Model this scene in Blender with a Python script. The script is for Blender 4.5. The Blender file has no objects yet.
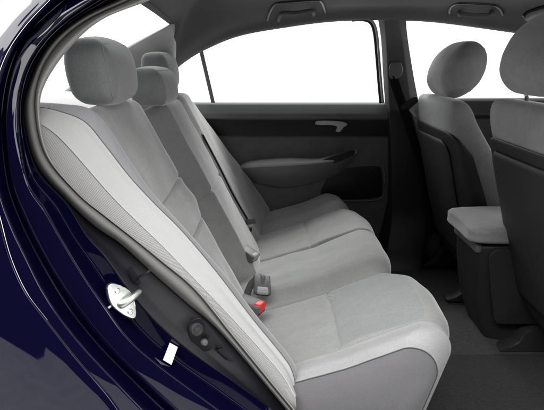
import bpy, bmesh, math, random
from mathutils import noise
from mathutils import Vector, Matrix
random.seed(7)
S = bpy.context.scene
COL = S.collection
# ------------------------------------------------------------------ camera frame
PITCH = math.radians(16.17); CY, CZ, FPX = -0.72, 1.12, 500.0
cp, sp = math.cos(PITCH), math.sin(PITCH)
def P(px, py, d):
    """a point seen at (px,py) of the 544x410 photograph that lies d metres into the scene"""
    u = (px-272)/FPX; v = (205-py)/FPX
    s = d/(cp+v*sp)
    return Vector((s*u, CY+d, CZ+s*(-sp+v*cp)))
def V(*a): return Vector(a)
def W(x, d, z): return Vector((x, CY+d, z))       # world x,z with depth d
def lerp(a, b, t): return a+(b-a)*t
def interp(tab, x):
    if x <= tab[0][0]: return tab[0][1]
    for (a, fa), (b, fb) in zip(tab, tab[1:]):
        if x <= b:
            t = (x-a)/(b-a); t = t*t*(3-2*t)
            return fa+(fb-fa)*t
    return tab[-1][1]
def lin(tab, x):
    if x <= tab[0][0]: return tab[0][1]
    for (a, fa), (b, fb) in zip(tab, tab[1:]):
        if x <= b: return fa+(fb-fa)*(x-a)/(b-a)
    return tab[-1][1]
def cr(pts, n):
    """centripetal-ish Catmull-Rom through pts, n samples, even in arc length"""
    pts = [Vector(p) for p in pts]
    if len(pts) == 2: return [pts[0].lerp(pts[1], i/(n-1)) for i in range(n)]
    q = [pts[0]*2-pts[1]]+pts+[pts[-1]*2-pts[-2]]
    out = []
    for i in range(1, len(q)-2):
        p0, p1, p2, p3 = q[i-1:i+3]
        for k in range(16):
            t = k/16
            out.append(0.5*((2*p1)+(p2-p0)*t+(2*p0-5*p1+4*p2-p3)*t*t+(3*p1-p0-3*p2+p3)*t**3))
    out.append(pts[-1])
    L = [0]
    for a, b in zip(out, out[1:]): L.append(L[-1]+(b-a).length)
    res = []; j = 0
    for i in range(n):
        s = L[-1]*i/(n-1)
        while j < len(L)-2 and L[j+1] < s: j += 1
        w = (s-L[j])/max(L[j+1]-L[j], 1e-9)
        res.append(out[j].lerp(out[j+1], min(max(w, 0), 1)))
    return res
def cr_par(pts, k):
    """Catmull-Rom with k samples per span (keeps stations aligned)"""
    pts = [Vector(p) for p in pts]
    q = [pts[0]*2-pts[1]]+pts+[pts[-1]*2-pts[-2]]
    out = []
    for i in range(1, len(q)-2):
        p0, p1, p2, p3 = q[i-1:i+3]
        for j in range(k):
            t = j/k
            out.append(0.5*((2*p1)+(p2-p0)*t+(2*p0-5*p1+4*p2-p3)*t*t+(3*p1-p0-3*p2+p3)*t**3))
    out.append(pts[-1])
    return out
# ------------------------------------------------------------------ materials
def new_mat(name):
    m = bpy.data.materials.new(name); m.use_nodes = True
    nt = m.node_tree; b = nt.nodes['Principled BSDF']
    return m, nt, b
def plastic(name, col, rough=.5, grain=0.15, scale=900, spec=.5, var=.1):
    m, nt, b = new_mat(name)
    b.inputs['Roughness'].default_value = rough
    b.inputs['Specular IOR Level'].default_value = spec
    tc = nt.nodes.new('ShaderNodeTexCoord')
    n1 = nt.nodes.new('ShaderNodeTexNoise'); n1.inputs['Scale'].default_value = 9; n1.inputs['Detail'].default_value = 6
    nt.links.new(tc.outputs['Object'], n1.inputs['Vector'])
    r = nt.nodes.new('ShaderNodeMapRange'); r.inputs[3].default_value = 1-var; r.inputs[4].default_value = 1+var
    nt.links.new(n1.outputs['Fac'], r.inputs[0])
    mx = nt.nodes.new('ShaderNodeMix'); mx.data_type = 'RGBA'; mx.blend_type = 'MULTIPLY'; mx.inputs[0].default_value = 1
    mx.inputs[6].default_value = (*col, 1); nt.links.new(r.outputs[0], mx.inputs[7])
    nt.links.new(mx.outputs[2], b.inputs['Base Color'])
    if grain:
        n2 = nt.nodes.new('ShaderNodeTexNoise'); n2.inputs['Scale'].default_value = scale; n2.inputs['Detail'].default_value = 2
        nt.links.new(tc.outputs['Object'], n2.inputs['Vector'])
        bp = nt.nodes.new('ShaderNodeBump'); bp.inputs['Strength'].default_value = grain; bp.inputs['Distance'].default_value = .0006
        nt.links.new(n2.outputs['Fac'], bp.inputs['Height']); nt.links.new(bp.outputs[0], b.inputs['Normal'])
    return m
def cloth(name, col, var=.065, fine=430, bump=.65, sheen=.9, ms=13):
    """suede-like cloth: soft mottling where the nap lies differently, fine fibre bump, a little sheen"""
    m, nt, b = new_mat(name)
    b.inputs['Roughness'].default_value = .95; b.inputs['Specular IOR Level'].default_value = .15
    b.inputs['Sheen Weight'].default_value = sheen; b.inputs['Sheen Roughness'].default_value = .32
    tc = nt.nodes.new('ShaderNodeTexCoord')
    mp = nt.nodes.new('ShaderNodeMapping'); mp.inputs['Scale'].default_value = (1, 2.2, 1.4)
    nt.links.new(tc.outputs['Object'], mp.inputs[0])
    a = nt.nodes.new('ShaderNodeTexNoise'); a.inputs['Scale'].default_value = ms; a.inputs['Detail'].default_value = 7; a.inputs['Roughness'].default_value = .62
    a.inputs['Distortion'].default_value = .6
    nt.links.new(mp.outputs[0], a.inputs['Vector'])
    f = nt.nodes.new('ShaderNodeTexNoise'); f.inputs['Scale'].default_value = fine; f.inputs['Detail'].default_value = 3
    nt.links.new(tc.outputs['Object'], f.inputs['Vector'])
    r = nt.nodes.new('ShaderNodeMapRange'); r.inputs[1].default_value = .3; r.inputs[2].default_value = .7
    r.inputs[3].default_value = 1-var; r.inputs[4].default_value = 1+var
    nt.links.new(a.outputs['Fac'], r.inputs[0])
    r2 = nt.nodes.new('ShaderNodeMapRange'); r2.inputs[1].default_value = .3; r2.inputs[2].default_value = .7
    r2.inputs[3].default_value = .88; r2.inputs[4].default_value = 1.12
    nt.links.new(f.outputs['Fac'], r2.inputs[0])
    mm = nt.nodes.new('ShaderNodeMath'); mm.operation = 'MULTIPLY'
    nt.links.new(r.outputs[0], mm.inputs[0]); nt.links.new(r2.outputs[0], mm.inputs[1])
    mx = nt.nodes.new('ShaderNodeMix'); mx.data_type = 'RGBA'; mx.blend_type = 'MULTIPLY'; mx.inputs[0].default_value = 1
    mx.inputs[6].default_value = (*col, 1); nt.links.new(mm.outputs[0], mx.inputs[7])
    nt.links.new(mx.outputs[2], b.inputs['Base Color'])
    bp = nt.nodes.new('ShaderNodeBump'); bp.inputs['Strength'].default_value = bump; bp.inputs['Distance'].default_value = .0012
    nt.links.new(f.outputs['Fac'], bp.inputs['Height'])
    bp2 = nt.nodes.new('ShaderNodeBump'); bp2.inputs['Strength'].default_value = .09; bp2.inputs['Distance'].default_value = .006
    nt.links.new(a.outputs['Fac'], bp2.inputs['Height']); nt.links.new(bp.outputs[0], bp2.inputs['Normal'])
    nt.links.new(bp2.outputs[0], b.inputs['Normal'])
    return m
def knit(name, col, pu, pv, depth=.3, bump=.8):
    """ribbed knit: rows across the strip (u along it, v across it, both in metres)"""
    m, nt, b = new_mat(name)
    b.inputs['Roughness'].default_value = .9; b.inputs['Specular IOR Level'].default_value = .15; b.inputs['Sheen Weight'].default_value = .15
    uv = nt.nodes.new('ShaderNodeUVMap')
    sx = nt.nodes.new('ShaderNodeSeparateXYZ'); nt.links.new(uv.outputs[0], sx.inputs[0])
    nz = nt.nodes.new('ShaderNodeTexNoise'); nz.inputs['Scale'].default_value = 60; nt.links.new(uv.outputs[0], nz.inputs['Vector'])
    def wave(o, p):
        k = nt.nodes.new('ShaderNodeMath'); k.operation = 'MULTIPLY'; k.inputs[1].default_value = 2*math.pi/p; nt.links.new(o, k.inputs[0])
        ad = nt.nodes.new('ShaderNodeMath'); ad.operation = 'ADD'; nt.links.new(k.outputs[0], ad.inputs[0])
        w = nt.nodes.new('ShaderNodeMath'); w.operation = 'MULTIPLY'; w.inputs[1].default_value = 2.0; nt.links.new(nz.outputs['Fac'], w.inputs[0]); nt.links.new(w.outputs[0], ad.inputs[1])
        s = nt.nodes.new('ShaderNodeMath'); s.operation = 'SINE'; nt.links.new(ad.outputs[0], s.inputs[0])
        r = nt.nodes.new('ShaderNodeMapRange'); r.inputs[1].default_value = -1; nt.links.new(s.outputs[0], r.inputs[0])
        return r.outputs[0]
    a, c = wave(sx.outputs[0], pu), wave(sx.outputs[1], pv)
    h = nt.nodes.new('ShaderNodeMath'); h.operation = 'MULTIPLY_ADD'; h.inputs[1].default_value = .45
    nt.links.new(c, h.inputs[0]); nt.links.new(a, h.inputs[2])
    r = nt.nodes.new('ShaderNodeMapRange'); r.inputs[2].default_value = 1.45; r.inputs[3].default_value = 1-depth; r.inputs[4].default_value = 1+depth*.35
    nt.links.new(h.outputs[0], r.inputs[0])
    mx = nt.nodes.new('ShaderNodeMix'); mx.data_type = 'RGBA'; mx.blend_type = 'MULTIPLY'; mx.inputs[0].default_value = 1
    mx.inputs[6].default_value = (*col, 1); nt.links.new(r.outputs[0], mx.inputs[7])
    nt.links.new(mx.outputs[2], b.inputs['Base Color'])
    bp = nt.nodes.new('ShaderNodeBump'); bp.inputs['Strength'].default_value = bump; bp.inputs['Distance'].default_value = .0008
    nt.links.new(h.outputs[0], bp.inputs['Height']); nt.links.new(bp.outputs[0], b.inputs['Normal'])
    return m
M = {}
M['suede'] = cloth('grey_suede_cloth', (.355, .36, .352))
M['suede_front'] = cloth('grey_suede_front', (.325, .331, .332))
M['suede_dark'] = cloth('dark_suede', (.37, .37, .375), var=.10)
M['plain'] = knit('pale_plain_knit', (.58, .58, .575), .0016, .0016, .10, .4)
M['bolster'] = cloth('pale_bolster_cloth', (.46, .46, .46), var=.06, sheen=.5)
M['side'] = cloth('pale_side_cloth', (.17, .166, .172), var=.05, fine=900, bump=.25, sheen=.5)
M['mesh'] = knit('ribbed_mesh_knit', (.47, .465, .46), .0033, .0022, .32, .8)
M['headliner'] = cloth('headliner_felt', (.125, .128, .125), var=.05, fine=500, sheen=.05)
M['pillar_pale'] = plastic('pale_pillar_trim', (.58, .585, .57), .6)
M['charcoal'] = plastic('charcoal_plastic', (.028, .028, .029), .5, .3, 600)
M['grey_plastic'] = plastic('grey_plastic', (.16, .162, .162), .55, .3, 600)
M['mid_plastic'] = plastic('mid_grey_plastic', (.34, .342, .34), .5, .2, 700)
M['black'] = plastic('black_trim', (.006, .006, .0065), .45)
M['door_cloth'] = cloth('door_cloth', (.15, .152, .15), var=.12, sheen=.3)
M['liner'] = plastic('inner_liner', (.008, .0075, .011), .5, .25, 500)
M['seal'] = plastic('weatherstrip_felt', (.2, .197, .19), .8, .5, 1100, .2)
M['lid'] = cloth('armrest_cloth', (.43, .428, .43), var=.07)
M['shell_panel'] = plastic('seatback_panel', (.030, .030, .031), .6, .3, 600)
M['shoulder'] = cloth('pale_shoulder_cloth', (.34, .335, .345), var=.05, fine=900, bump=.25, sheen=.6)
M['headrest_cloth'] = cloth('headrest_cloth', (.27, .275, .272))  # same cloth as the bench, darkened to carry the shade on its side
M['seal_lip'] = plastic('weatherstrip_lip', (.40, .395, .38), .6, .3, 900, .3)
M['carpet'] = cloth('dark_carpet', (.065, .065, .067), var=.22, ms=75, fine=330, bump=1.0, sheen=.1)
M['mat'] = cloth('floor_mat', (.10, .10, .102), var=.2, ms=85, fine=330, bump=1.0, sheen=.1)
M['buckle'] = plastic('buckle_plastic', (.10, .10, .10), .45, .2)
M['red'] = plastic('red_button', (.75, .03, .015), .35, 0)
M['paper'] = plastic('white_paper', (.8, .8, .78), .7, 0)
M['rubber'] = plastic('black_rubber', (.008, .008, .009), .6, .2)
M['webbing'] = knit('seat_belt_webbing', (.03, .03, .03), .003, .003, .3, .6)
M['stitch'] = plastic('dark_thread', (.11, .11, .11), .8, 0)
M['concrete'] = plastic('studio_concrete', (.55, .55, .555), .6, .3, 60, .4, .25)
def metal(name, col, rough):
    m, nt, b = new_mat(name)
    b.inputs['Base Color'].default_value = (*col, 1); b.inputs['Metallic'].default_value = 1
    tc = nt.nodes.new('ShaderNodeTexCoord'); n = nt.nodes.new('ShaderNodeTexNoise'); n.inputs['Scale'].default_value = 160; n.inputs['Detail'].default_value = 4
    nt.links.new(tc.outputs['Object'], n.inputs['Vector'])
    r = nt.nodes.new('ShaderNodeMapRange'); r.inputs[3].default_value = rough*.7; r.inputs[4].default_value = rough*1.4
    nt.links.new(n.outputs['Fac'], r.inputs[0]); nt.links.new(r.outputs[0], b.inputs['Roughness'])
    return m
M['zinc'] = metal('zinc_plated_steel', (.74, .76, .72), .38)
M['silver'] = metal('satin_silver', (.62, .62, .6), .35)
M['silver_paint'] = plastic('silver_painted_plastic', (.62, .62, .6), .35, .1)
M['chrome'] = metal('chrome', (.8, .8, .8), .12)
def paint():
    m, nt, b = new_mat('navy_car_paint')
    b.inputs['Base Color'].default_value = (.0028, .0022, .0185, 1); b.inputs['Roughness'].default_value = .4
    b.inputs['Metallic'].default_value = 0; b.inputs['Specular IOR Level'].default_value = 0
    b.inputs['Coat Weight'].default_value = 1; b.inputs['Coat Roughness'].default_value = .025
    tc = nt.nodes.new('ShaderNodeTexCoord')
    n = nt.nodes.new('ShaderNodeTexNoise'); n.inputs['Scale'].default_value = 420; n.inputs['Detail'].default_value = 1
    nt.links.new(tc.outputs['Object'], n.inputs['Vector'])
    bp = nt.nodes.new('ShaderNodeBump'); bp.inputs['Strength'].default_value = .003; bp.inputs['Distance'].default_value = .0004
    nt.links.new(n.outputs['Fac'], bp.inputs['Height']); nt.links.new(bp.outputs[0], b.inputs['Coat Normal'])
    return m
M['paint'] = paint()
def glass():
    m, nt, b = new_mat('window_glass'); nt.nodes.remove(b)
    t = nt.nodes.new('ShaderNodeBsdfTransparent'); t.inputs[0].default_value = (.985, .99, .987, 1)
    g = nt.nodes.new('ShaderNodeBsdfGlossy'); g.inputs['Roughness'].default_value = .01
    mx = nt.nodes.new('ShaderNodeMixShader')
    mx.inputs[0].default_value = .03; nt.links.new(t.outputs[0], mx.inputs[1]); nt.links.new(g.outputs[0], mx.inputs[2])
    nt.links.new(mx.outputs[0], nt.nodes['Material Output'].inputs[0])
    return m
M['glass'] = glass()
# ------------------------------------------------------------------ object helpers
from mathutils.bvhtree import BVHTree
def tree_of(o):
    me = o.data; q = o; off = V(0, 0, 0)
    while q is not None: off = off+q.location; q = q.parent
    return BVHTree.FromPolygons([v.co+off for v in me.vertices], [p.vertices[:] for p in me.polygons])

def thing(name, loc, label, cat, group=None):
    o = bpy.data.objects.new(name, None); COL.objects.link(o); o.location = loc
    o.empty_display_size = .05
    o['label'] = label; o['category'] = cat
    if group: o['group'] = group
    return o
def link(name, bm, mat, parent=None, smooth=True, angle=None):
    me = bpy.data.meshes.new(name); bm.to_mesh(me); bm.free()
    for x in (mat if isinstance(mat, (list, tuple)) else [mat]): me.materials.append(x)
    for p in me.polygons: p.use_smooth = smooth
    if angle is not None and smooth:
        me.set_sharp_from_angle(angle=math.radians(angle))
    o = bpy.data.objects.new(name, me); COL.objects.link(o)
    if parent is not None:
        o.parent = parent
        m = Matrix.Identity(4); q = parent
        while q is not None:
            m = Matrix.Translation(q.location) @ m; q = q.parent
        o.matrix_parent_inverse = Matrix.Identity(4)
        me.transform(m.inverted())
    return o
def grid(bm, rows, closed=False, mats=None, flip=False):
    """rows: list of lists of Vectors -> quads with metric uv (u along a row, v across)"""
    uvl = bm.loops.layers.uv.verify()
    vs = [[bm.verts.new(p) for p in r] for r in rows]
    U = []; 
    for r in rows:
        a = [0]
        for p, q in zip(r, r[1:]): a.append(a[-1]+(q-p).length)
        U.append(a)
    ref = max(U, key=lambda a: a[-1])
    Vv = [0]
    mid = len(rows[0])//2
    for r, q in zip(rows, rows[1:]): Vv.append(Vv[-1]+(q[mid]-r[mid]).length)
    n = len(rows[0])
    for i in range(len(rows)-1):
        for j in range(n-1 if not closed else n):
            k = (j+1) % n
            ids = [(i, j), (i, k), (i+1, k), (i+1, j)]
            if flip: ids.reverse()
            try: f = bm.faces.new([vs[a][b] for a, b in ids])
            except ValueError: continue
            if mats: f.material_index = mats(i, j)
            for l, (a, b) in zip(f.loops, ids): l[uvl].uv = (ref[b], Vv[a])
    return vs
def round_rows(rows, r=.25, seg=3):
    """turn every inner crease of a loft into a small rounded bead"""
    out = [rows[0]]
    for i in range(1, len(rows)-1):
        A, B, C = rows[i-1], rows[i], rows[i+1]
        for k in range(seg+1):
            t = k/seg; line = []
            for a, b, c in zip(A, B, C):
                la, lc = (a-b).length, (c-b).length
                q = min(r*min(la, lc)*1.0, .0045)
                p0 = b+(a-b)*(q/max(la, 1e-9)); p2 = b+(c-b)*(q/max(lc, 1e-9))
                line.append(p0*(1-t)**2+b*2*t*(1-t)+p2*t*t)
            out.append(line)
    out.append(rows[-1])
    return out
def loft(name, curves, mat, parent, k=10, bead=None, smooth_across=0, thick=0, flip=False, mats=None):
    rows = [cr_par(c, k) for c in curves]
    if smooth_across:
        cols = [cr_par([r[j] for r in rows], smooth_across) for j in range(len(rows[0]))]
        rows = [[c[i] for c in cols] for i in range(len(cols[0]))]
    elif bead: rows = round_rows(rows, bead)
    bm = bmesh.new(); grid(bm, rows, flip=flip, mats=mats)
    if thick:
        bmesh.ops.recalc_face_normals(bm, faces=bm.faces)
        bmesh.ops.solidify(bm, geom=bm.faces[:], thickness=thick)
    return link(name, bm, mat, parent)
def tube(bm, pts, r, seg=8, cap=True):
    pts = [Vector(p) for p in pts]; rings = []
    up = Vector((0, 0, 1))
    for i, p in enumerate(pts):
        t = (pts[min(i+1, len(pts)-1)]-pts[max(i-1, 0)]).normalized()
        a = t.cross(up)
        if a.length < 1e-3: a = t.cross(Vector((1, 0, 0)))
        a.normalize(); b = a.cross(t)
        rr = r[i] if isinstance(r, (list, tuple)) else r
        rings.append([bm.verts.new(p+a*rr*math.cos(2*math.pi*j/seg)+b*rr*math.sin(2*math.pi*j/seg)) for j in range(seg)])
    for A, B in zip(rings, rings[1:]):
        for j in range(seg): bm.faces.new((A[j], A[(j+1) % seg], B[(j+1) % seg], B[j]))
    if cap:
        bm.faces.new(rings[0][::-1]); bm.faces.new(rings[-1])
def box(bm, c, size, rot=None, bev=0, seg=2):
    r = bmesh.ops.create_cube(bm, size=1)
    vs = r['verts']
    for v in vs: v.co = Vector((v.co.x*size[0], v.co.y*size[1], v.co.z*size[2]))
    if bev:
        es = list({e for v in vs for e in v.link_edges})
        g = bmesh.ops.bevel(bm, geom=es, offset=bev, segments=seg, profile=.5, affect='EDGES')
        vs = list({v for f in g['faces'] for v in f.verts} | {v for v in vs if v.is_valid})
    m = Matrix.Translation(c) @ (rot.to_4x4() if rot else Matrix.Identity(4))
    for v in vs: v.co = m @ v.co
def lathe(bm, prof, c, axis, seg=20):
    """prof: (r, h) along axis from c"""
    axis = Vector(axis).normalized()
    a = axis.orthogonal().normalized(); b = axis.cross(a)
    rings = []
    for r, h in prof:
        rings.append([bm.verts.new(c+axis*h+(a*math.cos(2*math.pi*j/seg)+b*math.sin(2*math.pi*j/seg))*max(r, 1e-5)) for j in range(seg)])
    for A, B in zip(rings, rings[1:]):
        for j in range(seg): bm.faces.new((A[j], A[(j+1) % seg], B[(j+1) % seg], B[j]))
    bm.faces.new(rings[-1]); bm.faces.new(rings[0][::-1])
def plate(bm, outline, normal, thick, bev=0):
    """closed outline (Vectors) extruded along -normal*thick"""
    n = Vector(normal).normalized()
    vs = [bm.verts.new(p) for p in outline]; f = bm.faces.new(vs)
    f.normal_update()
    if f.normal.dot(n) < 0: f.normal_flip()
    g = bmesh.ops.extrude_face_region(bm, geom=[f])
    nv = [e for e in g['geom'] if isinstance(e, bmesh.types.BMVert)]
    for v in nv: v.co += n*thick
    if bev:
        top = [e for e in bm.edges if all(v in nv for v in e.verts)]
        bmesh.ops.bevel(bm, geom=top, offset=bev, segments=3, profile=.5, affect='EDGES')
def obj_plate(name, outline, normal, thick, bev, mat, parent, k=0):
    bm = bmesh.new()
    if k: outline = cr_par(list(outline)+[outline[0]], k)[:-1]
    plate(bm, outline, normal, thick, bev); bmesh.ops.recalc_face_normals(bm, faces=bm.faces)
    return link(name, bm, mat, parent, angle=50)
def pillow(c, sx, sy, sz, n=3.0, lean=0.0, shape=None, res=28):
    """rounded cushion block: superellipsoid with own profile"""
    bm = bmesh.new()
    bmesh.ops.create_uvsphere(bm, u_segments=res*2, v_segments=res, radius=1)
    for v in bm.verts:
        x, y, z = v.co
        nx, ny, nz = n if isinstance(n, tuple) else (n, n, n)
        f = (abs(x)**nx+abs(y)**ny+abs(z)**nz)
        k = 1/max(f, 1e-9)**(1/((nx+ny+nz)/3))
        x, y, z = x*k, y*k, z*k
        if shape: x, y, z = shape(x, y, z)
        v.co = Vector((c[0]+x*sx+lean*z*sz, c[1]+y*sy, c[2]+z*sz))
    return bm

# =================================================================== SETTING
bm = bmesh.new()
grid(bm, [[V(x, y, 0) for x in (-2.2, -1.2, -.4, .4, 1.1)] for y in (-1.55, -.8, 0, 1.2, 2.4)])
fl = link('studio_floor', bm, M['concrete']); fl['kind'] = 'structure'; fl['label'] = 'grey concrete studio floor under the car'

# =================================================================== CAR SHELL
car = thing('car', (0, .83, 0), 'dark navy blue sedan body seen through its open rear doorway', 'car')
# -- traced doorway curves, outermost to innermost
TL = [.16, .135, .10, .085, .06, .035, .015]      # how far the body leans inboard above the waist
def curve(pts, d):
    out = []
    for i, (x, y) in enumerate(pts):
        out.append(P(x, y, (d[i] if isinstance(d, (list, tuple)) else d)+(TL[i] if i < len(TL) else 0)))
    return out
C0 = [(330,-110),(150,-62),(62,-14),(48,0),(22,28),(3,58),(-8,95),(-12,140),(-8,190),(0,224),(10,260),(25,293),(45,320),(75,358),(105,393),(130,425),(175,470)]
C1 = [(332,-108),(153,-60),(66,-14),(52,0),(26,29),(8,58),(-3,95),(-7,140),(-1,190),(12,228),(27,260),(42,290),(60,318),(86,350),(118,384),(148,415),(192,458)]
C2 = [(338,-98),(168,-52),(88,-14),(70,0),(42,22),(21,48),(9,85),(6,128),(12,182),(25,218),(42,252),(60,282),(80,312),(108,346),(140,378),(172,408),(218,448)]
C3 = [(345,-92),(190,-48),(112,-14),(93,0),(62,22),(38,47),(22,80),(18,124),(27,180),(45,210),(62,240),(80,270),(100,300),(128,338),(162,368),(205,400),(258,440)]
C4 = [(350,-88),(200,-44),(124,-13),(106,0),(72,21),(46,46),(28,80),(23,120),(36,170),(66,204),(86,236),(105,258),(125,287),(152,320),(186,350),(236,384),(300,430)]
C5 = [(352,-84),(208,-40),(135,-10),(115,1),(80,18),(50,43),(31,78),(24,115),(37,165),(68,201),(95,226),(120,243),(150,270),(185,301),(225,337),(290,414),(345,480)]
C6 = [(358,-80),(222,-37),(150,-9),(127,1),(87,20),(58,44),(40,74),(35,110),(45,155),(76,193),(105,217),(133,239),(161,262),(195,291),(233,338),(295,414),(350,480)]
C7 = [(364,-76),(236,-34),(166,-8),(145,2),(103,19),(72,45),(46,82),(40,112),(50,157),(80,194),(109,218),(137,240),(165,262),(199,291),(237,338),(299,414),(354,480)]
def mix2(A, B, t): return [(a[0]+(b[0]-a[0])*t, a[1]+(b[1]-a[1])*t) for a, b in zip(A, B)]
c0 = curve(C0, .72); c1 = curve(C1, .728); c1b = curve(mix2(C1, C2, .66), .792)
c2 = curve(C2, .776); c2b = curve(mix2(C2, C3, .5), .7802); c3 = curve(C3, .7855)
c3b = curve(mix2(C3, C4, .5), .846); c4 = curve(C4, .842)
# quarter panel outer skin
def outer(pts):
    rows = [[], [], [], [], [], []]
    n = len(pts)
    for i, p in enumerate(pts):
        t = i/(n-1)
        ang = math.radians(lin([(0, 80), (.12, 62), (.2, 45), (.33, 15), (.45, 0), (.62, 4), (.8, 2), (1, -2)], t))
        d = V(-math.cos(ang), 0, math.sin(ang)); lean = .75*max(0, math.sin(ang))
        for k, (o, yy) in enumerate([(0, .004), (.004, .0), (.03, -.006), (.16, -.016), (.5, -.012), (1.3, .09)]):
            q = p+d*o; q.y += yy+lean*o; rows[k].append(q)
    return rows
rows = [cr_par(r, 10) for r in outer(c0)]
cols = [cr_par([r[j] for r in rows], 6) for j in range(len(rows[0]))]
bm = bmesh.new(); grid(bm, [[c[i] for c in cols] for i in range(len(cols[0]))])
# shut-line hem turned in behind the skin
quarter = link('quarter_panel', bm, M['paint'], car)
# wheel arch cut
bm = bmesh.new(); WC = V(-.60, 0, .245)
lathe(bm, [(.335, -.3), (.335, .3)], WC, (0, 1, 0), 64)
cut = link('arch_cutter', bm, M['black'])
bpy.context.view_layer.update()
md = quarter.modifiers.new('b', 'BOOLEAN'); md.operation = 'DIFFERENCE'; md.solver = 'EXACT'; md.object = cut
try:
    dg = bpy.context.evaluated_depsgraph_get(); me = bpy.data.meshes.new_from_object(quarter.evaluated_get(dg))
    if len(me.polygons) > 500:
        old = quarter.data; quarter.modifiers.clear(); quarter.data = me
except Exception as e: print('arch', e)
quarter.modifiers.clear(); bpy.data.objects.remove(cut)
bm = bmesh.new()
A = [math.radians(a) for a in range(-20, 201, 6)]
grid(bm, [[WC+V(math.cos(a)*r, y, math.sin(a)*r) for a in A] for r, y in ((.336, .0), (.345, .03), (.36, .24), (.05, .25))])
link('wheel_arch_liner', bm, M['rubber'], car)
bm = bmesh.new()
prof = [(.20, .02), (.27, .015), (.292, .03), (.298, .06), (.298, .16), (.29, .19), (.2, .2)]
lathe(bm, [(r, y) for r, y in prof], WC-V(0, 0, -.045), (0, 1, 0), 64)
wheel = link('rear_wheel', bm, M['rubber'], car)

# painted door jamb (one pressed panel): hem, channel, raised flange, striker pocket, inner ridge
hem = [p+V(0.0005, .0045, 0) for p in c0]
jr = [cr_par(c, 10) for c in (hem, c1, c1b, c2, c2b, c3, c3b, c4)]
bm = bmesh.new(); grid(bm, round_rows(jr, .3, 4))
jamb = link('door_jamb', bm, M['paint'], car)
# dark liner between the ridge and the weatherstrip
c4i = [p+V(.0005, .004, .0005) for p in c4]
c45 = curve(mix2(C4, C5, .35), .862); c5 = curve(C5, .872)
c5u = curve(C5, .888)
loft('jamb_liner', [curve(mix2(C3, C4, .55), .872), curve(mix2(C3, C4, .93), .852), curve(mix2(C4, C5, .04), .846), c45, c5u], M['liner'], car, bead=.3)
# weatherstrip: felt bulb and pale lip
cm = curve(mix2(C5, C6, .3), .852); cm2 = curve(mix2(C5, C6, .75), .853)
c6 = curve(C6, .872); c6l = curve(mix2(C6, C7, .35), .862); c6m = curve(mix2(C6, C7, .75), .862); c7 = curve(C7, .880); c7u = curve(C7, .93)
loft('weatherstrip', [c5u, c5, cm, cm2, c6, curve(C6, .885)], M['seal'], car, smooth_across=4)
loft('weatherstrip_lip', [curve(C6, .884), c6, c6l, c6m, c7, c7u], M['seal_lip'], car, smooth_across=4)

# striker
st = P(122, 300, .80)
nrm = (P(60, 330, .60)-st); nrm = V(.62, -.72, .30).normalized()
ax = V(.18, .50, .85); ax = (ax-nrm*ax.dot(nrm)).normalized(); bx = nrm.cross(ax).normalized()
def on(c, a, b, h=0): return c+ax*a+bx*b+nrm*h
def px_on(px, py, c):
    """point of the plate plane seen at a pixel"""
    o = V(0, CY, CZ); d = P(px, py, 1)-o
    return o+d*((c-o).dot(nrm)/d.dot(nrm))
ctr = P(124, 300, .815)
ol = [px_on(x, y, ctr) for x, y in [(107, 288), (109, 284.5), (114, 283.5), (124, 287.5), (131, 293), (134.5, 305), (135.5, 314), (133.5, 318), (128, 317), (118, 311), (111, 304), (108, 296)]]
bm = bmesh.new(); plate(bm, cr_par(ol+[ol[0]], 6)[:-1], nrm, .0035, .001); bmesh.ops.recalc_face_normals(bm, faces=bm.faces)
striker = link('door_striker', bm, M['zinc'], car, angle=40)
bm = bmesh.new()
olb = [ctr+(p-ctr)*1.04-nrm*.004 for p in ol]
plate(bm, cr_par(olb+[olb[0]], 6)[:-1], nrm, .0038, 0); bmesh.ops.recalc_face_normals(bm, faces=bm.faces)
link('backing_shim', bm, M['rubber'], striker, angle=40)
bm = bmesh.new()
root = px_on(121, 304, ctr); tip = px_on(139, 290, ctr)
pts = cr_par([root-bx*0+nrm*.001, root+nrm*.007, root.lerp(tip, .35)+nrm*.012, root.lerp(tip, .7)+nrm*.012, tip+nrm*.009], 5)
tube(bm, pts, [.0088]+[.0082-.0032*i/(len(pts)-2) for i in range(len(pts)-2)]+[.003], 12)
link('striker_pin', bm, M['zinc'], striker)
for x, y in ((116.5, 291), (129.5, 311.5)):
    bm = bmesh.new(); c = px_on(x, y, ctr)+nrm*.0035
    lathe(bm, [(.0052, 0), (.0052, .0008), (.0036, .0018), (.0022, .0018), (.0018, .0006)], c, nrm, 20)
    link('striker_screw', bm, M['zinc'], striker, angle=30)
bm = bmesh.new(); tube(bm, [px_on(113, 305, ctr)-nrm*.004, px_on(108.5, 308.5, ctr)-nrm*.002], .0022, 8)
link('striker_tab', bm, M['zinc'], striker)

# white sticker in the striker pocket, facing out of the pocket
JT = tree_of(jamb)
def on_tree(T, x, y, lift):
    o = V(0, CY, CZ); dd = (P(x, y, 1)-o).normalized(); h = T.ray_cast(o, dd)
    n = h[1] if h[1].dot(dd) < 0 else -h[1]
    return h[0]+n*lift
sc = [on_tree(JT, 170, 342, .0025), on_tree(JT, 178, 346.5, .0025), on_tree(JT, 170.5, 366, .0025), on_tree(JT, 162, 361, .0025)]
nS = (sc[1]-sc[0]).cross(sc[3]-sc[0]).normalized()
if nS.y > 0: nS = -nS
sticker = obj_plate('paper_sticker', sc, nS, .0006, 0, M['paper'], car)

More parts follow.
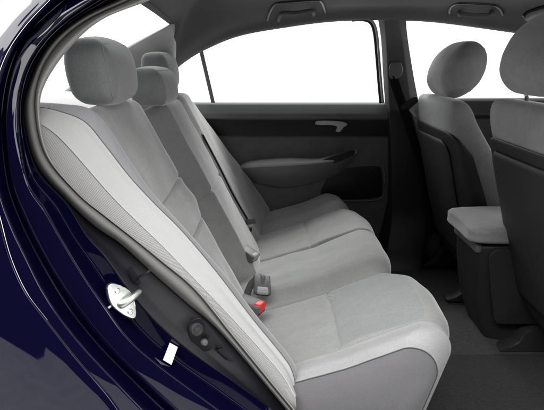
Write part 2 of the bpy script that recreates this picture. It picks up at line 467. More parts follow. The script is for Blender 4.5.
# round retaining knob on the liner and its bracket, a hooked wiring clip, a small slot tab
kn = P(197, 331, .855); na = V(.45, -.85, .30)
bm = bmesh.new()
brk = [P(x, y, .864) for x, y in [(187, 326), (192, 320), (200, 318), (210, 328), (220, 341), (222, 346), (214, 345), (209, 350), (200, 350), (190, 342)]]
plate(bm, cr_par(brk+[brk[0]], 4)[:-1], na, .006, .002); bmesh.ops.recalc_face_normals(bm, faces=bm.faces)
bracket = link('knob_bracket', bm, M['liner'], car, angle=40)
bm = bmesh.new()
lathe(bm, [(.0125, 0), (.0125, .006), (.0115, .0085), (.0085, .0095), (.007, .0075), (.0045, .0075), (.004, .009), (.0015, .0095)], P(196, 329, .852), na, 28)
link('knob', bm, M['shell_panel'], bracket, angle=35)
bm = bmesh.new()
lathe(bm, [(.007, 0), (.007, .005), (.0055, .008), (.002, .0092)], P(204, 342, .853), na, 20)
link('screw_head', bm, M['buckle'], bracket, angle=35)
bm = bmesh.new(); q = [P(x, y, .856) for x, y in [(127, 270), (131, 266), (137, 275), (141, 283), (137, 285), (131, 280)]]
plate(bm, q, na, .006, .0015)
tube(bm, cr_par([P(134, 282, .855), P(140, 276, .848), P(146, 273.5, .845), P(150, 270.5, .848)], 5), .0025, 8)
bmesh.ops.recalc_face_normals(bm, faces=bm.faces)
link('wiring_clip', bm, M['liner'], car, angle=40)
bm = bmesh.new(); q = [P(x, y, .866) for x, y in [(216, 350), (222, 347), (231, 355), (235, 361), (229, 361)]]
plate(bm, q, na, .004, .001); bmesh.ops.recalc_face_normals(bm, faces=bm.faces)
link('trim_tab', bm, M['liner'], car, angle=40)

# =================================================================== ROOF, PILLARS, GLASS
edge_px = [(140, 118), (160, 88), (172, 73), (185, 62), (205, 50), (240, 36), (290, 27), (330, 22), (366, 20.5), (400, 20.5), (440, 23), (500, 31), (530, 36), (600, 52), (680, 80)]
edge = [P(x, y, 2.17) for x, y in edge_px]
edge_in = [P(x, y-2.2, 2.14) for x, y in edge_px]
def roofrow(d, z, xs): return [W(x, d, z-.05*max(0, abs(x-.45)-.5)) for x in xs]
hx = [lerp(-.18, 1.3, i/(len(edge)-4)) for i in range(len(edge)-3)]
hh = edge[2:]; hin = edge_in[2:]
rowA = [p+V(0, .03, .004) for p in hh]
rowB = [P(172.5, 58, 2.09)]+[V(p.x, p.y-.05, p.z+.035) for p in hin[1:]]
rowC = [P(173, 40, 2.03)]+[V(lerp(p.x, x, .5), CY+1.95, 1.325) for p, x in zip(hin[1:], hx)]
rowD = [P(171, 23.5, 1.985)]+[W(x, 1.60, 1.355) for x in hx]
rowE = [P(157, 13, 1.66)]+[W(x, 1.25, 1.345) for x in hx]
rowF = [P(142, 2.5, 1.39)]+[W(x, 1.06, 1.325) for x in hx]
rowG = [P(118, -16, 1.13)]+[W(x, .93, 1.275) for x in hx]
liner_roof = loft('headliner', [rowA, hh, hin, rowB, rowC, rowD, rowE, rowF, rowG], M['headliner'], car, smooth_across=4, thick=0)
# pale far rear pillar trim beside the back glass
p0 = [P(173.5, 22, 2.06), P(171.5, 23, 2.0), P(127, 47, 2.0), P(92, 70, 2.0), P(45, 106, 2.0)]
p1 = [P(174.3, 25, 2.08), P(173, 25, 1.985), P(128.5, 50.5, 1.985), P(94, 74, 1.985), P(47, 110, 1.985)]
p2 = [P(175.3, 41, 2.12), P(173, 42, 2.03), P(133, 62, 2.03), P(100, 84, 2.03), P(50, 114, 2.03)]
p3 = [P(175.3, 71, 2.16), P(172.5, 72, 2.08), P(150, 92, 2.1), P(110, 106, 2.1), P(60, 120, 2.1)]
loft('rear_pillar_trim', [p0, p1, p2, p3], M['pillar_pale'], car, smooth_across=4)
# back window header (rear edge of the roof), glass, parcel shelf
h0 = [P(170, 23, 2.0), P(157, 13, 1.65), P(142, 2.5, 1.38), P(118, -16, 1.12), P(95, -40, .98)]
h1 = [p+V(.015, 0, -.004) for p in h0]
h2 = [p+V(.10, 0, .03) for p in h0]
loft('roof_header', [[p+V(-.02, 0, .02) for p in h0], [p+V(-.006, 0, -.002) for p in h0], [p+V(.004, 0, -.003) for p in h0], [p+V(.012, 0, .004) for p in h0]], M['headliner'], car, smooth_across=3)
gb = [W(-.93, 2.02, 1.0), W(-.98, 1.75, 1.0), W(-1.0, 1.5, 1.0), W(-.98, 1.25, 1.0), W(-.93, 1.0, 1.0)]
g0 = [p+V(-.004, 0, .006) for p in h0]
gm = [a.lerp(b, .5)+V(-.0, 0, .03) for a, b in zip(g0, gb)]
loft('rear_window', [g0, gm, gb], M['glass'], car, smooth_across=6)
s0 = [W(-.42, d, .985) for d in (2.25, 1.9, 1.5, 1.1, .90)]
s1 = [W(-.66, d, 1.005) for d in (2.25, 1.9, 1.5, 1.1, .90)]
s2 = [W(-1.02, d, .995) for d in (2.25, 1.9, 1.5, 1.1, .90)]
loft('parcel_shelf', [s0, s1, s2], M['pillar_pale'], car, smooth_across=3)

# far rear door: painted-looking dark trim panel with window, handle, armrest and pocket
def strip(name, pts_rows, mat, parent, **kw): return loft(name, pts_rows, mat, parent, **kw)
xs = [100, 160, 215, 260, 310, 350, 388]
def prow(y, d): return [P(x, y, d) for x in xs]
door = strip('rear_door', [prow(101.5, 2.30), prow(102.2, 2.275), prow(104.5, 2.262), prow(114, 2.235), prow(118.5, 2.235), prow(120, 2.262), prow(135, 2.265), prow(136.8, 2.255)], M['grey_plastic'], car, bead=.3)
door['label'] = 'dark inner panel of the far rear door'
strip('door_inlay', [prow(119.2, 2.2605), prow(127, 2.258), prow(136.2, 2.2605)], M['black'], door, k=6)
strip('door_lower_panel', [prow(136.6, 2.2595), prow(137.4, 2.250), prow(150, 2.244), prow(175, 2.246), prow(205, 2.255), prow(240, 2.275), prow(300, 2.28)], M['door_cloth'], door, bead=.3)
# armrest
a_ = [[(236, 168, 2.238), (250, 161, 2.236), (285, 157.5, 2.236), (318, 158, 2.236), (340, 153, 2.238), (357, 149, 2.24)],
      [(236, 169, 2.232), (250, 163, 2.19), (285, 160.5, 2.17), (316, 160.5, 2.17), (340, 157, 2.19), (357, 151, 2.232)],
      [(237, 170, 2.225), (251, 167.5, 2.165), (285, 166, 2.14), (318, 163.5, 2.15), (341, 160, 2.18), (357, 153, 2.23)],
      [(242, 174, 2.23), (256, 175, 2.175), (283, 176, 2.15), (316, 172, 2.17), (340, 167, 2.2), (356, 156, 2.235)],
      [(250, 180, 2.245), (262, 184, 2.22), (285, 187, 2.215), (312, 183, 2.22), (338, 174, 2.23), (355, 160, 2.245)]]
loft('armrest', [[P(*q) for q in r] for r in a_], [M['mid_plastic'], M['grey_plastic']], door, smooth_across=4, mats=lambda i, j: 0 if i < 8 else 1)  # highlight from the window put in as paler plastic on the top rows
al = [P(x, y, 2.17) for x, y in [(318, 162.5), (340, 154), (354, 150.5), (353, 155), (340, 161), (324, 166)]]
obj_plate('switch_panel', al, V(0, -.5, .8), .004, .0015, M['black'], door, k=3)
pk = [(322, 197), (321, 190), (328, 178), (338, 170), (355, 167), (376, 166), (381, 170), (382, 190), (378, 197), (350, 199)]
obj_plate('speaker_pocket', [P(x, y, 2.248) for x, y in pk], V(0, -1, 0), .006, .002, M['black'], door, k=3)
rim = [P(x, y, 2.243) for x, y in [(328, 199.5), (350, 201), (376, 200), (383.5, 194), (384.5, 175), (383, 166)]]
bm = bmesh.new(); tube(bm, cr_par(rim, 6), .004, 8); link('pocket_rim', bm, M['grey_plastic'], door)
# handle
hb = [P(x, y, 2.252) for x, y in [(315, 124), (316, 121.3), (320, 120.4), (332, 120.6), (343, 121.5), (347, 124.2), (343.5, 127), (339.5, 131.5), (335.5, 131), (337, 126.5), (330, 124.8), (319, 124.6)]]
obj_plate('door_handle', hb, V(0, -1, 0), 0.014, .004, M['silver_paint'], door, k=4)
# window glass and divider, frame
wtop = [(140, 118), (160, 88), (172, 73), (185, 62), (205, 50), (240, 36), (290, 27), (330, 22), (364, 20.5), (374, 21)]
wbot = [(140, 119), (165, 103), (180, 102.6), (188, 102.6), (213, 102.6), (245, 102.6), (290, 102.6), (330, 102.6), (370, 102.6), (381, 102.6)]
loft('door_window', [[P(x, y-1, 2.205) for x, y in wtop], [P(x, y, 2.285) for x, y in wbot]], M['glass'], door, k=6)
loft('window_divider', [[P(198.5, 49, 2.195), P(211.2, 103, 2.27)], [P(198.7, 49, 2.185), P(211.4, 103, 2.26)], [P(202.3, 48, 2.185), P(215, 103, 2.26)], [P(202.5, 48, 2.195), P(215.2, 103, 2.27)]], M['grey_plastic'], door, bead=.2)
fr_ = [(352, 20.2), (362, 19.8), (370, 22.5), (374.2, 33), (376.8, 60), (378.8, 85), (380.5, 103)]
fd = [2.165, 2.165, 2.17, 2.18, 2.21, 2.235, 2.25]
bm = bmesh.new(); tube(bm, cr_par([P(x, y, d) for (x, y), d in zip(fr_, fd)], 8), .006, 8)
link('window_frame', bm, M['black'], door)
fr2 = [(x+2.6 if i > 2 else x+2*i/2, y-1.6 if i < 3 else y) for i, (x, y) in enumerate(fr_)]
bm = bmesh.new(); tube(bm, cr_par([P(x, y, d-.01) for (x, y), d in zip(fr2, fd)], 8), .0052, 8)
link('window_seal', bm, M['seal_lip'], door)

# far middle pillar, trim upper and lower
def pr(ptsd): return [P(*q) for q in ptsd]
l_ = [(377.5, 16, 2.20), (381, 40, 2.235), (383, 75, 2.26), (385, 105, 2.275), (386, 125, 2.28)]
m1 = [(384, 16, 2.16), (386, 40, 2.19), (388, 75, 2.215), (389.5, 105, 2.235), (390, 125, 2.24)]
m2 = [(398, 16, 2.155), (402, 40, 2.185), (407, 75, 2.21), (411, 105, 2.23), (413, 125, 2.235)]
r_ = [(405.5, 16, 2.18), (408, 40, 2.225), (413.5, 75, 2.255), (419, 105, 2.27), (421, 125, 2.275)]
pil = loft('middle_pillar_trim', [pr(l_), pr(m1), pr(m2), pr(r_)], M['headliner'], car, bead=.35)
l2 = [(384, 112, 2.27), (386, 140, 2.275), (386, 180, 2.27), (384, 215, 2.26), (378, 245, 2.24), (372, 265, 2.22), (366, 300, 2.2)]
n1 = [(389, 112, 2.225), (391, 140, 2.225), (392, 180, 2.22), (392, 215, 2.21), (388, 245, 2.16), (384, 268, 2.10), (380, 305, 2.05)]
n2 = [(412, 112, 2.215), (418, 140, 2.21), (424, 180, 2.205), (426, 215, 2.20), (424, 245, 2.15), (420, 270, 2.09), (418, 305, 2.04)]
r2 = [(424, 112, 2.265), (430, 140, 2.265), (438, 180, 2.26), (442, 215, 2.255), (440, 245, 2.24), (440, 275, 2.2), (440, 305, 2.16)]
loft('lower_pillar_trim', [pr(l2), pr(n1), pr(n2), pr(r2)], M['charcoal'], car, bead=.35)
# belt guide and slide on the pillar
bm = bmesh.new()
q = [P(x, y, 2.20) for x, y in [(389, 76), (389.5, 66), (393, 62.5), (400, 62.5), (402.5, 67), (402, 74), (397, 78.5), (391.5, 79)]]
plate(bm, cr_par(q+[q[0]], 4)[:-1], V(-.25, -1, 0), .016, .004); bmesh.ops.recalc_face_normals(bm, faces=bm.faces)
link('belt_guide', bm, M['grey_plastic'], car, angle=40)
# seat belt hanging on the pillar
belt = thing('seat_belt', P(405, 115, 2.19), 'dark front seat belt hanging down the far door pillar', 'seat belt')
wc = cr_par(pr([(393, 76, 2.185), (398, 92, 2.185), (405, 112, 2.18), (413, 138, 2.175), (422, 166, 2.17), (431, 200, 2.15), (437, 235, 2.12)]), 8)
bm = bmesh.new()
grid(bm, [[p+V(-.022, .006, .004) for p in wc], [p+V(0, -.002, 0) for p in wc], [p+V(.022, .004, -.004) for p in wc]])
bmesh.ops.solidify(bm, geom=bm.faces[:], thickness=.0014)
link('webbing', bm, M['webbing'], belt)
bm = bmesh.new()
q = [P(x, y, 2.16) for x, y in [(401, 106), (409, 100), (416.5, 96.5), (417.5, 102), (410, 108), (403, 111)]]
plate(bm, cr_par(q+[q[0]], 4)[:-1], V(-.3, -1, .2), .018, .004); bmesh.ops.recalc_face_normals(bm, faces=bm.faces)
link('tongue_cover', bm, M['black'], belt, angle=40)
bm = bmesh.new()
q = [P(x, y, 2.155) for x, y in [(409, 110), (413.5, 107), (416.5, 106.5), (416, 109), (413.5, 110.5), (416.5, 116), (414.5, 117)]]
plate(bm, q, V(-.3, -1, .2), .003, 0); bmesh.ops.recalc_face_normals(bm, faces=bm.faces)
link('latch_tongue', bm, M['pillar_pale'], belt, angle=40)

# far front door (behind the front seat) with its window
xs = [424, 450, 490, 530, 600, 700]
fdoor = loft('front_door', [prow(97.5, 2.30), prow(98.2, 2.275), prow(101, 2.262), prow(115, 2.235), prow(118.5, 2.262), prow(150, 2.25), prow(205, 2.255), prow(300, 2.28)], M['charcoal'], car, bead=.3)
loft('front_window', [[P(x, y-1, 2.2) for x, y in [(403, 21), (440, 23), (500, 31), (530, 36), (600, 52), (680, 80)]], [P(x, 98.2, 2.285) for x in (416, 450, 500, 530, 600, 680)]], M['glass'], fdoor, k=6)

# grab handles on the far roof rail
RT = tree_of(liner_roof)
def on_roof(x, y, lift):
    o = V(0, CY, CZ); dd = (P(x, y, 1)-o).normalized()
    h = RT.ray_cast(o, dd)
    if h[0] is None: return P(x, y, 2.08)
    n = h[1] if h[1].dot(dd) < 0 else -h[1]
    return h[0]+n*lift
def grab(x0, x1, yb, yt, tilt):
    def q(x, y, l=.001): return on_roof(x, y+tilt*(x-x0)/(x1-x0), l)
    r = x1-x0
    bm = bmesh.new()
    out = [q(x0, yb), q(x0+.03*r, yb-8), q(x0+.14*r, yt+1.2), q(x0+.3*r, yt), q(x0+.8*r, yt), q(x0+.93*r, yt+2), q(x1, yb-7), q(x1+.01*r, yb-3)]
    tube(bm, cr_par(out, 6), [.001]*2+[.0055]*(len(cr_par(out, 6))-4)+[.001]*2, 8)
    g = link('grab_handle', bm, M['black'], car)
    bm = bmesh.new()
    o2 = [q(x0+.2*r, yb-1), q(x0+.2*r, yb-6, .012), q(x0+.26*r, yt+6, .02), q(x0+.5*r, yt+5.5, .024), q(x0+.76*r, yt+5.5, .02), q(x0+.8*r, yb-9, .012), q(x0+.8*r, yb-4)]
    tube(bm, cr_par(o2, 6), .0075, 10)
    link('grip', bm, M['headliner'], g)
    return g
grab(267, 325, 22, 3, -4.5)['label'] = 'rear grab handle in the roof lining'
grab(449, 502, 15, 1.5, 3.5)['label'] = 'front grab handle in the roof lining'
# sun visor at the front of the roof
bm = bmesh.new()
q = [P(x, y, d) for x, y, d in [(524.5, 17, 1.95), (530, 12.5, 1.95), (560, 5, 1.9), (640, -2, 1.8), (640, 22, 1.8), (560, 19.5, 1.9), (530, 20, 1.95)]]
plate(bm, q, V(-.2, -.6, -.7), .016, .005); bmesh.ops.recalc_face_normals(bm, faces=bm.faces)
link('sun_visor', bm, M['pillar_pale'], car, angle=40)
bm = bmesh.new(); tube(bm, cr_par([P(523.5, 16.5, 1.94), P(530, 11, 1.94), P(560, 3.5, 1.89), P(640, -4, 1.79)], 5), .006, 8)
link('visor_recess', bm, M['black'], car)

loft('far_body_side', [[W(x, 2.305, .925) for x in (-1.2, -.4, .4, 1.2, 2.0)], [W(x, 2.36, .91) for x in (-1.2, -.4, .4, 1.2, 2.0)], [W(x, 2.41, .65) for x in (-1.2, -.4, .4, 1.2, 2.0)], [W(x, 2.36, .18) for x in (-1.2, -.4, .4, 1.2, 2.0)]], M['paint'], car, smooth_across=4)
loft('roof_panel', [[W(x, .90, 1.262) for x in (-.25, .4, 1.0, 1.5)], [W(x, .835, 1.275) for x in (-.25, .4, 1.0, 1.5)], [W(x, .85, 1.33) for x in (-.28, .4, 1.0, 1.5)], [W(x, 1.1, 1.395) for x in (-.32, .4, 1.0, 1.5)], [W(x, 1.55, 1.42) for x in (-.34, .4, 1.0, 1.5)], [W(x, 2.0, 1.39) for x in (-.34, .4, 1.0, 1.5)], [W(x, 2.24, 1.31) for x in (-.30, .4, 1.0, 1.5)]], M['paint'], car, smooth_across=4)
# near middle pillar, closed near front door and dashboard, just outside the picture
loft('near_pillar', [[W(x0, .80+t, z) for x0, t, z in ((.60, .0, .25), (.57, -.02, .6), (.58, -.01, .95), (.63, .09, 1.30))],
                     [W(x0, .74+t, z) for x0, t, z in ((.60, .0, .25), (.56, -.02, .6), (.57, -.01, .95), (.62, .09, 1.30))],
                     [W(x0, .735+t, z) for x0, t, z in ((.72, .0, .25), (.72, -.02, .6), (.71, -.01, .95), (.74, .09, 1.30))],
                     [W(x0, .85+t, z) for x0, t, z in ((.72, .0, .25), (.72, -.02, .6), (.71, -.01, .95), (.74, .09, 1.30))]], M['charcoal'], car, bead=.3)
nd = loft('near_front_door', [[W(x, .84, .95) for x in (.72, 1.2, 1.9)], [W(x, .80, .965) for x in (.72, 1.2, 1.9)], [W(x, .735, .95) for x in (.72, 1.2, 1.9)], [W(x, .705, .7) for x in (.72, 1.2, 1.9)], [W(x, .735, .28) for x in (.72, 1.2, 1.9)]], M['paint'], car, bead=.3)
loft('dashboard', [[W(1.55, d, .25) for d in (.8, 1.5, 2.3)], [W(1.48, d, .6) for d in (.8, 1.5, 2.3)], [W(1.50, d, .86) for d in (.8, 1.5, 2.3)], [W(1.65, d, .93) for d in (.8, 1.5, 2.3)], [W(2.2, d, .92) for d in (.8, 1.5, 2.3)]], M['charcoal'], car, smooth_across=4)
# floor carpet
bm = bmesh.new()
R = []
for i in range(28):
    d = .86+(2.32-.86)*i/27
    zz = .20+.045*math.exp(-((d-1.56)/.13)**2)
    if d > 2.22: zz += (d-2.22)*.8
    R.append([W(x, d, zz+(.02*max(0, (x-1.0)))) for x in [-.2+1.7*j/30 for j in range(31)]])
grid(bm, R); link('floor_carpet', bm, M['carpet'], car)
# sill side inside the doorway, closing the body below the seat
loft('inner_sill', [[W(x, .78, .34) for x in (-.2, .2, .6, 1.2)], [W(x, .84, .35) for x in (-.2, .2, .6, 1.2)], [W(x, .865, .33) for x in (-.2, .2, .6, 1.2)], [W(x, .875, .19) for x in (-.2, .2, .6, 1.2)]], M['liner'], car, bead=.3)

matt = thing('floor_mat', W(.7, 1.15, .21), 'dark grey carpet mat on the near rear footwell floor', 'floor mat')
bm = bmesh.new(); R = []
for i in range(30):
    ty = i/29; r = []
    for j in range(40):
        tx = j/39
        x = .36+.62*tx; d = .92+.505*ty
        # rounded corners and a bound, rolled rim
        e = min(tx, 1-tx, ty, 1-ty)
        r.append(W(x, d, .2055+.008*min(1, e/.04)**.5+.0015*math.sin(9*x+4*d)))
    R.append(r)
grid(bm, R); bmesh.ops.solidify(bm, geom=bm.faces[:], thickness=.005)
link('carpet_pad', bm, M['mat'], matt)

# =================================================================== REAR BENCH
bench = thing('rear_bench_seat', W(.1, 1.55, .2), 'grey cloth rear bench with three headrests and a ribbed side bolster', 'car seat')
XF = [(.905, .345), (1.0, .405), (1.1, .434), (1.2, .435), (1.28, .425), (1.345, .385), (1.41, .368), (1.5, .382), (1.7, .388), (1.85, .393), (1.97, .380), (2.1, .342), (2.22, .30), (2.29, .27)]
def bumpz(d, x):
    b = interp([(.905, .052), (.935, .050), (1.05, .002), (1.07, .003), (1.2, .010), (1.33, .008), (1.352, -.006), (1.366, -.030), (1.382, -.010), (1.44, .026), (1.5, .026), (1.62, .017), (1.71, .012), (1.725, -.002), (1.74, .009), (1.88, .010), (2.03, .004), (2.05, -.02), (2.062, -.002), (2.11, .03), (2.17, .055), (2.23, .038), (2.29, -.01)], d)
    if 1.05 < d < 1.36 or 1.726 < d < 2.05:
        xs_ = .163 if d < 1.4 else .14
        b -= .006*math.exp(-((x-xs_)/.0042)**2)
        b += .006*math.exp(-((x-xs_-.06)/.07)**2)
    return b
def zb(x): return .405+.30*x+.12*max(0, x-.15)
DR = []
d = .905
while d < 2.2901:
    DR.append(d); d += .005 if (d < 1.07 or 1.32 < d < 1.42 or 1.7 < d < 1.75 or 2.02 < d < 2.08) else .018
rows = []
for d in DR:
    xf = interp(XF, d); r = []
    x0 = -.16; rad = .075
    n1 = 200
    for i in range(n1):
        x = x0+(xf-rad-x0)*i/(n1-1)
        r.append(W(x, d, zb(x)+bumpz(d, x)+.0028*noise.noise(V(x*9, d*9, 1.3))+.0012*noise.noise(V(x*26, d*22, 4.1))))
    zc = zb(xf-rad)+bumpz(d, xf-rad); sl = .42
    for i in range(1, 15):
        a = math.radians(100*i/14)
        r.append(W(xf-rad+rad*math.sin(a)*(1.0), d, zc-.062*(1-math.cos(a))+sl*.028*math.sin(a)*(1-i/14)))
    last = r[-1]
    for i in range(1, 9):
        t = i/8
        r.append(W(last.x-.075*t, d, lerp(last.z, .22, t)))
    rows.append(r)
bm = bmesh.new()
def cm_(i, j):
    d = DR[i]
    if d < 1.043: return 1
    if j < 200 and rows[i][j].x > .163 and (1.05 < d < 1.36): return 2
    return 0
grid(bm, rows, mats=cm_)
cush = link('seat_cushion', bm, [M['suede'], M['bolster'], M['suede_front']], bench)
# near side panel of the cushion
A = rows[0]; cx, cz = .10, .24
SR = []
for f, y in ((1, .001), (.97, -.006), (.9, -.014), (.75, -.02), (.5, -.02), (.2, -.018)):
    SR.append([V(lerp(cx, p.x, f) if f < .99 else p.x, p.y+y, lerp(cz, p.z, f)) for p in A])
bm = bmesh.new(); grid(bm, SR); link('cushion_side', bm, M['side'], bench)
# stitched piping along the cushion edge and the insert
bm = bmesh.new(); tube(bm, [p+V(0, -.0015, .0) for p in A[44:220]], .0010, 6); link('cushion_seam', bm, M['stitch'], cush)

# backrest
def bx_(z): return -.09-.487*(z-.46)
NF = V(.9, 0, .44)
def eoff(d, z):
    e = interp([(.99, -.035), (1.03, .012), (1.05, .015), (1.18, .022), (1.29, .02), (1.325, .012), (1.345, -.006), (1.40, -.055), (1.49, -.10), (1.55, -.09), (1.585, -.02), (1.61, .01), (1.7, .016), (1.83, .014), (1.88, -.005), (1.905, -.045), (1.93, -.05), (1.945, -.01), (1.98, .005), (2.09, .012), (2.18, .03), (2.24, .02), (2.28, -.03)], d)
    if d > 2.05: e += (d-2.05)/.2*lin([(.42, .05), (.6, .03), (.95, -.06)], z)
    if 1.05 < d < 1.345:
        e -= .008*math.exp(-((z-lerp(.80, .815, (d-1.05)/.3))/.0048)**2)
        e -= .006*math.exp(-((z-.70)/.0048)**2)
        e += .009*math.exp(-((z-.75)/.03)**2)
    if 1.56 < d < 1.88:
        e -= .006*math.exp(-((z-.70)/.006)**2)
    return e
def ztop(d): return interp([(.925, .995), (.96, 1.015), (1.02, 1.03), (1.2, 1.033), (1.33, 1.028), (1.46, 1.0), (1.6, .995), (1.8, .995), (1.92, .985), (2.02, 1.005), (2.12, .99), (2.2, .945), (2.28, .90)], d)
BD = []
d = .99
while d < 2.2801:
    BD.append(d); d += .008 if (d < 1.07 or 1.3 < d < 1.62 or 1.86 < d < 1.99) else .018
brow = []
for d in BD:
    zt = ztop(d)-.032; r = []
    n1 = 220
    for i in range(n1):
        z = .33+(zt-.33)*i/(n1-1)
        e = eoff(d, z)
        if z < .42: e -= .03*((.42-z)/.09)**2
        e += .003*noise.noise(V(z*9, d*9, 7.7))+.0012*noise.noise(V(z*24, d*24, 2.2))
        r.append(W(bx_(z)+NF.x*e, d, z+NF.z*e))
    L = r[-1]; t = V(-.438, 0, .899)
    for i in range(1, 11):
        a = math.radians(115*i/10); rad = .036
        # roll over backwards from the face direction
        r.append(L+t*rad*math.sin(a)-V(.899, 0, .438)*rad*(1-math.cos(a)))
    K = r[-1]
    r.append(W(K.x-.04, d, K.z-.015)); r.append(W(K.x-.09, d, K.z-.07))
    brow.append(r)
bm = bmesh.new()
def bm_(i, j): return 1 if BD[i] < 1.03 else 0
grid(bm, brow, mats=bm_)
back = link('backrest', bm, [M['suede'], M['shoulder']], bench)
# near side bolster: pale band and ribbed mesh, traced along the doorway
sA = [(30, 107), (40, 107.5), (60, 111.5), (85, 122), (105, 145), (130, 177), (155, 204), (182, 231), (215, 270), (252, 318), (282, 355), (292, 371), (297, 392)]
sB = [(30, 121), (40, 122.5), (56, 133), (72, 149), (92, 172), (114, 197), (137, 220), (162, 244), (197, 280), (237, 322), (272, 361), (286, 379), (296, 397)]
sC = [(26, 130), (36, 138), (44, 158), (58, 177), (77, 196), (97, 214), (120, 232), (143, 251), (180, 282), (222, 327), (262, 374), (282, 398), (296, 408)]
dA = [.94, .94, .935, .93, .93, .93, .928, .926, .922, .918, .912, .908, .905]
sl_ = [P(x, y, d) for (x, y), d in zip(sA, dA)]
sl1 = [p+V(-.004, -.006, .0) for p in [P(lerp(a[0], b[0], .15), lerp(a[1], b[1], .15), d-.0) for a, b, d in zip(sA, sB, dA)]]
sl2 = [P(lerp(a[0], b[0], .6), lerp(a[1], b[1], .6), d-.016) for a, b, d in zip(sA, sB, dA)]
sl3 = [P(x, y, d-.026) for (x, y), d in zip(sB, dA)]
loft('bolster_edge', [[p+V(.0, .03, -.012) for p in sl_], sl_, sl1, sl2, sl3], M['plain'], bench, smooth_across=4)
ms1 = [P(lerp(a[0], b[0], .03), lerp(a[1], b[1], .03), d-.0255) for a, b, d in zip(sB, sC, dA)]
ms2 = [P(lerp(a[0], b[0], .5), lerp(a[1], b[1], .5), d-.034) for a, b, d in zip(sB, sC, dA)]
ms3 = [P(x, y, d-.032) for (x, y), d in zip(sC, dA)]
ms4 = [P(x-4, y+5, d-.01) for (x, y), d in zip(sC, dA)]
loft('side_bolster', [[p+V(0, .006, 0) for p in sl3], ms1, ms2, ms3, ms4], M['mesh'], bench, smooth_across=4)
bm = bmesh.new(); tube(bm, [p+V(.0, -.0005, .0005) for p in cr_par(sl_, 8)], .0009, 6); link('bolster_seam', bm, M['stitch'], bench)
bm = bmesh.new(); tube(bm, [p+V(-.001, -.0012, 0) for p in cr_par(sl3, 8)], .0016, 6); link('bolster_piping', bm, M['plain'], bench)
sF = [(36, 103), (46, 103.5), (64, 104.5), (88, 108), (106, 124), (128, 158), (152, 193), (185, 230), (222, 272), (256, 316), (284, 350), (294, 366), (299, 388)]
fold = [P(x, y, d+.05) for (x, y), d in zip(sF, dA)]
fold2 = [p+V(-.035, .08, -.022) for p in fold]
mid_ = [a.lerp(b, .55)+V(.004, -.004, .004) for a, b in zip(sl_, fold)]
loft('backrest_shoulder', [sl_, mid_, fold, fold2], M['shoulder'], bench, smooth_across=4)
# little rear corner of the cushion under the bolster
cq = [[P(290, 398, .93), P(302, 394, .93), P(312, 398, .935)], [P(290, 410, .905), P(303, 404, .90), P(318, 408, .905)], [P(292, 440, .905), P(310, 440, .90), P(328, 440, .905)]]
loft('cushion_corner', cq, M['bolster'], bench, smooth_across=5)

# headrests of the bench
def rbox(c, s, r, bulge, shape, mats, n=26):
    """padded block: rounded box with domed faces; front and back panels tagged apart from the boxing"""
    bm = bmesh.new(); uvl = bm.loops.layers.uv.verify()
    bmesh.ops.create_cube(bm, size=2)
    bmesh.ops.subdivide_edges(bm, edges=bm.edges[:], cuts=n, use_grid_fill=True)
    for v in bm.verts:
        q = [v.co[i]*s[i] for i in range(3)]
        # crowd the samples towards the rounded rims
        inn = [max(-(s[i]-r), min(s[i]-r, q[i])) for i in range(3)]
        dv = Vector([q[i]-inn[i] for i in range(3)])
        if dv.length > 1e-9: dv.normalize()
        p = Vector(inn)+dv*r
        u = [max(-1, min(1, p[i]/s[i])) for i in range(3)]
        o = Vector((bulge[0]*s[0]*u[0]*(1-u[1]**2)*(1-u[2]**2), bulge[1]*s[1]*u[1]*(1-u[0]**2)*(1-u[2]**2), bulge[2]*s[2]*u[2]*(1-u[1]**2)*(1-u[0]**2)))
        p = p+o
        x, y, z = shape(p.x/s[0], p.y/s[1], p.z/s[2])
        v.co = Vector((c[0]+x*s[0], c[1]+y*s[1], c[2]+z*s[2]))
    bm.verts.ensure_lookup_table()
    return bm
def headrest(c, s, r, bulge, shape, mat, parent, label=None, posts=False, up=.05, xs_=.72):
    h = link('headrest', rbox(c, s, r, bulge, shape, mat), mat, parent)
    if label: h['label'] = label
    # stitched welt round the front panel
    pts = []
    sx, sy, sz = s
    for i in range(97):
        a = 2*math.pi*i/96; y, z = math.cos(a), math.sin(a)
        m = max(abs(y)*1.0, abs(z)*1.0)
        qy, qz = y/m*sy, z/m*sz
        iy = max(-(sy-r), min(sy-r, qy)); iz = max(-(sz-r), min(sz-r, qz))
        dv = Vector((0, qy-iy, qz-iz)); dv.normalize()
        cx_ = sx-r
        ca = math.sqrt(.5)
        p = Vector((cx_+r*ca*1.03, iy+dv.y*r*ca*1.03, iz+dv.z*r*ca*1.03))
        x_, y_, z_ = shape(p.x/sx, p.y/sy, p.z/sz)
        pts.append(V(c[0]+x_*sx, c[1]+y_*sy, c[2]+z_*sz))
    bm = bmesh.new(); tube(bm, pts, .0016, 6, cap=False); link('welt', bm, mat, h)
    if posts:
        for sg in (-1, 1):
            bm = bmesh.new(); p = V(c[0]-.02, c[1]+sg*s[1]*.42, c[2]-s[2]*.8)
            tube(bm, [p, p+V(.01, 0, -up)], .005, 10); link('headrest_post', bm, M['chrome'], h)
    return h
def rs(x, y, z):
    return x*(1-.10*max(0, -z)**2-.22*max(0, z)**2)-.12*z, y*(1-.10*max(0, -z)**2-.10*max(0, z)**3), z
headrest(W(-.374, 1.15, 1.096), (.048, .108, .063), .025, (.16, .05, .17), rs, M['headrest_cloth'], bench, 'largest rear headrest, nearest the doorway')
headrest(W(-.355, 1.55, 1.045), (.05, .116, .051), .020, (.16, .05, .14), rs, M['headrest_cloth'], bench, 'low middle headrest of the rear bench')
headrest(W(-.420, 1.96, 1.08), (.048, .115, .064), .022, (.16, .05, .10), rs, M['headrest_cloth'], bench, 'farthest rear headrest')

